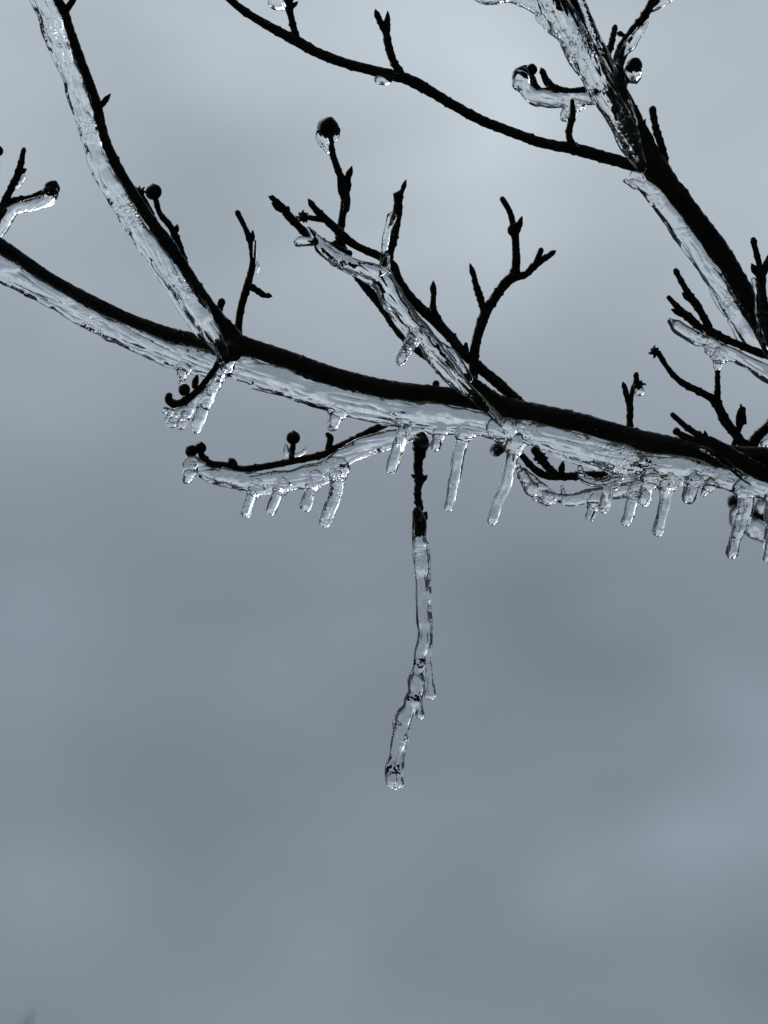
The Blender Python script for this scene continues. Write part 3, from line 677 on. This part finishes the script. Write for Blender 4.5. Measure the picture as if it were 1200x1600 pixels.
ic([(650, 522, 13), (642, 536, 9.5), (633, 552, 8.5), (627, 563, 8.2)], 'single stubby icicle on the twisting diagonal ice tube', GO, d=-18)
ic([(1126, 550, 14), (1123, 563, 10), (1121, 573, 6)], 'wide drooping ice drip under the slim strip near the right edge', GO, d=-10)
# ================================================================== ice on the branches
G1 = 'ice casings slipped along the branches'
casing([[(-120, 330, 14), (-60, 388, 17), (0, 417, 20), (50, 443, 18.5), (100, 471, 17), (150, 500, 17), (200, 523, 18), (235, 538, 17.5), (267, 551, 17), (320, 562, 18), (352, 570, 17)],
        [(-60, 398, 8), (0, 430, 9), (60, 462, 6), (130, 505, 6), (200, 540, 6), (250, 562, 7), (300, 577, 8), (345, 585, 10)]],
       'thick clear ice slab clinging under the left end of the bough', bead=4.5, flat=.55, sq=2.6, m=ICE, group=G1)
casing([[(30, -80, 14), (68, 0, 17), (82, 40, 17), (92, 70, 15.5), (105, 100, 14.5), (117, 130, 15), (128, 165, 15.5), (140, 200, 15), (149, 238, 13), (162, 267, 14.5), (181, 300, 15.5), (202, 337, 15), (226, 372, 15.5), (247, 400, 15), (268, 427, 16), (290, 458, 16), (307, 483, 16.5, -6), (328, 513, 14, -9), (344, 542, 10, -10), (352, 562, 8, -9)],
        [(72, 40, 6), (100, 110, 6), (117, 160, 6), (131, 205, 8), (141, 240, 5)], [(152, 270, 5), (180, 322, 6), (205, 362, 7), (235, 408, 6), (275, 470, 6), (300, 508, 6), (330, 540, 7)]],
       'wavy clear ice along the lower side of the branch climbing to the upper left corner', d=-4, bead=4.2, flat=.55, sq=2.6, m=ICE, group=G1)
casing([[(356, 574, 12), (366, 573, 16), (385, 576, 19), (447, 597, 20), (507, 618, 20), (567, 634, 19), (613, 642, 18), (680, 648, 18), (747, 661, 17), (790, 672, 17)],
        [(395, 600, 7), (450, 616, 6), (510, 636, 6), (560, 648, 8), (620, 658, 9), (680, 664, 9), (745, 676, 8)],
        [(625, 650, 10), (650, 672, 12), (662, 690, 9)], [(640, 662, 11), (690, 668, 12), (720, 670, 11)]],
       'broad clear ice band under the middle of the bough where the long hanging piece starts', d=-2, bead=4.5, flat=.55, sq=2.6, m=ICE, group=G1)
casing([[(775, 668, 16), (800, 671, 18), (842, 679, 18), (900, 695, 20), (967, 717, 22), (1010, 727, 20), (1058, 730, 18), (1117, 742, 15), (1170, 757, 15), (1230, 768, 16), (1330, 785, 16)],
        [(780, 682, 10), (803, 690, 14), (825, 690, 7)], [(840, 694, 5), (880, 711, 8), (930, 730, 6)], [(985, 742, 8), (1012, 742, 12), (1045, 749, 12), (1080, 748, 11), (1120, 752, 7)], [(1140, 758, 9), (1165, 764, 13), (1200, 772, 9)]],
       'rough clear ice band under the right half of the bough above the densest icicles', d=-6, bead=4.5, flat=.55, sq=2.6, m=ICEROUGH, amp=0.0004, group=G1)
casing([[(906, 730, 4.5), (909, 742, 6.5), (922, 752, 8), (945, 753, 8), (970, 744, 7)], [(930, 722, 6), (955, 733, 8)]],
       'small curled ice lip with a dark eye just under the right half of the bough', d=-7, m=ICEROUGH)
casing([[(808, 728, 5), (820, 748, 9), (832, 764, 13), (843, 770, 8), (857, 778, 13), (872, 778, 9), (890, 781, 11), (917, 777, 12), (945, 772, 12), (975, 766, 12), (1010, 757, 12), (1060, 745, 9)], [(818, 732, 3), (832, 748, 6), (850, 764, 8)], [(812, 745, 4), (826, 762, 5), (836, 780, 3)], [(838, 748, 2), (846, 762, 5), (862, 770, 6)], [(845, 782, 5), (855, 790, 3)], [(880, 770, 5), (878, 760, 2.5)]],
       'jagged lower ice arc hanging behind the bough at the right, below the dark forked twig', d=6, m=ICEROUGH, amp=0.0004, group=G1)
casing([[(655, 672, 9), (630, 680, 12), (600, 687, 13), (556, 702, 14), (521, 724, 13), (498, 735, 13), (454, 745, 12), (413, 751, 13), (378, 751, 14), (350, 745, 14), (333, 741, 11), (318, 735, 10)],
        [(375, 762, 6), (400, 765, 8), (440, 760, 8), (490, 752, 10), (525, 742, 8)], [(316, 728, 7), (298, 722, 11), (295, 735, 11), (294, 748, 7)]],
       'clear ice along the drooping branch at the lower left with five stubby icicles', d=4, bead=4, flat=.7, m=ICE, group=G1)
# ice round the little cluster
casing([[(346, 580, 11), (334, 600, 9), (322, 615, 11), (304, 630, 8), (292, 641, 10), (274, 645, 7), (258, 641, 6)], [(340, 592, 9), (330, 612, 10), (322, 632, 8)], [(268, 648, 6), (260, 655, 4), (268, 664, 5), (285, 655, 4)], [(300, 622, 6), (304, 640, 6), (302, 650, 5)], [(330, 600, 8), (328, 622, 8), (322, 634, 6)], [(286, 640, 8), (276, 652, 7), (277, 660, 4)]],
       'crumpled bright ice clump hanging under the left fork beside a curled twig', d=-4, m=ICEROUGH, amp=0.0005, group=G1)
# front diagonal ice
casing([[(482, 357, 3), (490, 368, 7), (497, 378, 10), (508, 390, 13), (530, 404, 12.5), (556, 416, 12), (584, 425, 14), (598, 437, 17), (612, 462, 17), (632, 490, 16), (660, 522, 14), (680, 551, 16), (702, 580, 15), (722, 602, 12), (745, 622, 9), (765, 641, 7.5, -14), (782, 658, 7, -11), (796, 670, 6, -7)],
        [(500, 378, 6), (470, 376, 9.5), (466, 378, 9)], [(520, 410, 6), (560, 430, 6), (590, 446, 8), (606, 478, 7), (628, 508, 8), (648, 530, 11)],
        [(600, 430, 12), (602, 415, 7), (606, 400, 4)], [(690, 540, 7), (712, 560, 8), (733, 592, 6)]],
       'twisting clear ice tube running diagonally down to the bough, hollow with no twig inside', d=-16, m=ICICLE, amp=0.00042, group=G1)
casing([[(599, 425, 8), (600, 405, 6), (601, 388, 6.5), (605, 362, 6.5), (610, 345, 7.5), (612, 339, 8)]], 'thin upright ice finger leaning against a twig above the diagonal ice tube', d=-9, m=ICE)
# upper right
casing([[(825, -70, 16), (850, -20, 20), (872, 20, 23), (893, 55, 22), (914, 93, 22), (935, 130, 21), (955, 165, 20), (974, 200, 18), (990, 234, 14), (1002, 262, 9)],
        [(742, -8, 8), (762, 1, 8), (790, -4, 9), (815, 0, 11), (845, 10, 15)], [(905, -10, 6), (925, 45, 7), (950, 95, 8), (975, 150, 8), (990, 190, 8)], [(965, 205, 8), (972, 222, 9), (985, 240, 8)],
        [(845, 25, 9), (858, 40, 10), (880, 60, 10)]],
       'wide shattered looking ice sheet down the left side of the upper right bough', d=-10, m=ICEROUGH, amp=0.0006, flat=.7, group=G1)
casing([[(925, 152, 13), (900, 153, 12.5), (870, 155, 13), (845, 153, 13), (831, 149, 12), (822, 138, 11), (815, 128, 15), (814, 119, 14)], [(840, 160, 7), (832, 158, 7)], [(910, 162, 8), (893, 170, 11), (884, 178, 8), (882, 184, 6)]],
       'lumpy ice sleeve with a round end under two buds left of the upper right bough', d=-1, m=ICE, group=G1)
casing([[(971, 100, 5), (975, 83, 7), (986, 68, 9.5), (1000, 50, 7.5), (1012, 36, 3)], [(960, 100, 4), (964, 80, 4)]], 'pointed ice blade under the twig forking to the top right', d=-10, m=ICEROUGH, amp=0.0003)
casing([[(1018, 14, 6), (1030, 6, 9), (1044, 0, 6), (1060, -20, 6)]], 'ice tuft at the top edge on the fork leaving toward the top right', d=-8, m=ICEROUGH, amp=0.0005)
casing([[(978, 120, 11), (986, 115, 18)]], 'clear ice bead wrapped round the bud right of the upper ice sheet', d=-1, m=ICE, blobs=(), amp=0.0001)
casing([[(977, 281, 2), (992, 287, 7), (1010, 292, 11), (1032, 315, 13), (1053, 344, 13.5), (1072, 371, 14.5), (1092, 400, 14.5), (1112, 430, 14), (1132, 460, 13), (1150, 489, 13), (1168, 517, 13), (1186, 543, 12)],
        [(990, 272, 6), (1003, 277, 8), (1018, 288, 8)], [(1088, 410, 5), (1108, 443, 5), (1118, 465, 6), (1135, 492, 4)], [(1140, 500, 4), (1156, 530, 5), (1172, 548, 5)]],
       'long smooth ice strip under the thick bough slanting toward the right edge', d=-3, bead=3.4, flat=.55, sq=2.6, m=ICE, amp=0.0004, group=G1)
casing([[(1177, 437, 4), (1182, 452, 6), (1186, 475, 8), (1190, 500, 10), (1194, 525, 12), (1205, 550, 12)]], 'clear ice round the base of the twigs at the right edge', d=-12, m=ICE, group=G1)
casing([[(1047, 500, 3), (1058, 509, 9), (1074, 520, 10), (1092, 529, 10), (1106, 534, 9), (1122, 542, 8), (1140, 550, 9), (1158, 560, 10), (1179, 571, 11), (1200, 584, 12), (1250, 610, 12)],
        [(1098, 520, 4), (1100, 532, 8), (1106, 540, 7)], [(1108, 546, 8), (1124, 553, 12), (1145, 558, 8)]],
       'slim ice strip with a ragged tip below the twig pair near the right edge', d=-10, bead=3, m=ICEROUGH, amp=0.0003, group=G1)
casing([[(1095, 700, 4), (1115, 709, 6), (1138, 722, 9), (1160, 738, 11), (1190, 756, 11), (1240, 775, 11)]], 'sparkling ice under the front twig meeting the bough at the right edge', d=-11, m=ICEROUGH, amp=0.0005)
casing([[(1195, 690, 9), (1215, 672, 9), (1260, 655, 9)]], 'small ice sleeve at the right edge under the bent twig', d=14, m=ICE)
# left edge
casing([[(79, 303, 14), (76, 312, 11), (62, 317, 9), (42, 322, 9.5), (24, 326, 9), (10, 338, 12), (0, 352, 14), (-20, 385, 14)]], 'ice under the short twig with a round bud at the left edge', d=20, m=ICE, amp=0.0003, group=G1)
casing([[(26, 292, 3), (33, 284, 3.6), (38, 276, 2.6)]], 'tiny ice sliver on the upright twig at the left edge', d=22, m=ICE, amp=0)
casing([[(266, 370, 3), (268, 377, 6), (271, 386, 3)]], 'small bright ice drop between the climbing branch and its side twig', d=8, m=ICE, amp=0)
casing([[(402, 409, 2), (402, 418, 4), (401, 423, 3.6)]], 'tiny ice bead on the slender twig above the left fork', d=5, m=ICE, amp=0)
casing([[(398, 378, 3), (398, 400, 3)]], 'thin ice film on the slender twig above the left fork', d=0, m=ICE, amp=0)
casing([[(504, 210, 11), (507, 222, 9.5), (513, 233, 6.5), (519, 244, 3)], [(526, 203, 6), (525, 213, 5), (519, 222, 4)]], 'glassy ice cup holding the large round bud on the tallest middle twig', d=11, m=ICE, amp=0.0001, flat=.9)
casing([[(537, 290, 5), (542, 310, 6), (541, 328, 5)]], 'ice sliver on the stem below the large round bud', d=10, m=ICE, amp=0.0002)
casing([[(447, 696, 3), (449, 708, 5), (456, 716, 4)], [(462, 712, 4), (474, 706, 4), (480, 697, 1.5)]], 'feathery ice at the foot of the stalked round bud on the lower left branch', d=7, m=ICE, amp=0.0003)
casing([[(432, -20, 12), (430, 2, 11), (438, 7, 9), (447, 14, 5)]], 'ice knob at the top edge beside the short twig', d=-3, m=ICE)
casing([[(996, 606, 7), (999, 611, 8)]], 'clear ice bead in the withered flower head on the short twig pair', d=3, m=ICE, amp=0.0001)
casing([[(1156, 650, 4), (1157, 640, 4)]], 'ice film in the open bud near the right edge', d=12, m=ICE, amp=0)
casing([[(1150, 800, 12), (1150, 816, 10)], [(1165, 812, 12), (1180, 826, 15), (1200, 835, 15), (1240, 850, 15), (1300, 860, 14)], [(1190, 790, 12), (1215, 790, 14), (1260, 800, 14)]], 'out of focus ice lumps behind the biggest icicle at the right edge', d=255, m=ICE, amp=0.0004)
casing([[(786, 700, 8), (776, 703, 11)]], 'blurred ice ball round the bud end below the middle of the bough', d=128, m=ICE, amp=0.0001, flat=1)
# the long hanging piece
h = casing([[(651, 796, 6), (656, 815, 10), (656, 838, 9.5), (658, 852, 11.5), (659, 880, 12), (660, 905, 11), (662, 928, 11), (662, 942, 10), (661, 962, 10.5), (662, 985, 10), (661, 1003, 10.5), (657, 1022, 9.5), (657, 1038, 11), (653, 1050, 10), (650, 1064, 14), (650, 1080, 13), (645, 1094, 13), (640, 1106, 10.5), (630, 1122, 13.5), (627, 1142, 12.5), (623, 1160, 12.5), (620, 1182, 12), (616, 1202, 14.5), (615, 1220, 14)],
            [(667, 850, 3.5), (669, 900, 4), (671, 950, 4), (672, 985, 4), (669, 1020, 4), (670, 1050, 4.5)], [(648, 800, 4), (648, 850, 3.5), (651, 900, 3.5), (655, 990, 3)],
            [(668, 1040, 6.5), (670, 1068, 6.5), (672, 1076, 7), (672, 1087, 9)], [(653, 1085, 6.5), (656, 1105, 6.5), (657, 1117, 8.5)], [(620, 1215, 10), (624, 1224, 7.5)], [(619, 1128, 6), (617, 1150, 4)], [(636, 1140, 5), (630, 1170, 5)]],
           'very long crooked ice tube hanging straight down from the dark twig tip', d=-2, m=ICICLE, amp=0.00048, ang=.3, voxel=.00024)
for (x, y, r) in ((655, 1036, 8.5), (648, 1088, 9), (614, 1203, 9.5), (623, 1130, 5)):
    bm = bmesh.new()
    for _ in range(34):
        blob(bm, x + rnd.uniform(-1, 1) * r, y + rnd.uniform(-.8, .8) * r, r * rnd.uniform(.08, .22), -2 + rnd.uniform(-1, 1) * r * .1, rn=.7, seg=8)
    put('lichen', bm, LICHEN, P(x, y, -2), h)

for a_ in ICI: make_icicle(*a_)
_by = {c['label'].split()[0]: c for c in CAS}
weld(_by['twisting'], _by['broad']); weld(_by['twisting'], _by['rough']); weld(_by['broad'], _by['rough'])
o = ice('water_drop', [], d=-3, blobs=[(599, 124, 15, -3, dict(sx=1, sy=.62, sz=.8, rn=0.0))], base=P(599, 118, -3), amp=0, m=DROP)
tag(o, 'clear water drop clinging under the thin upper branch below its forked twig', 'water drop')
for ob in sc.objects:
    if 'wbase' in ob: del ob['wbase']
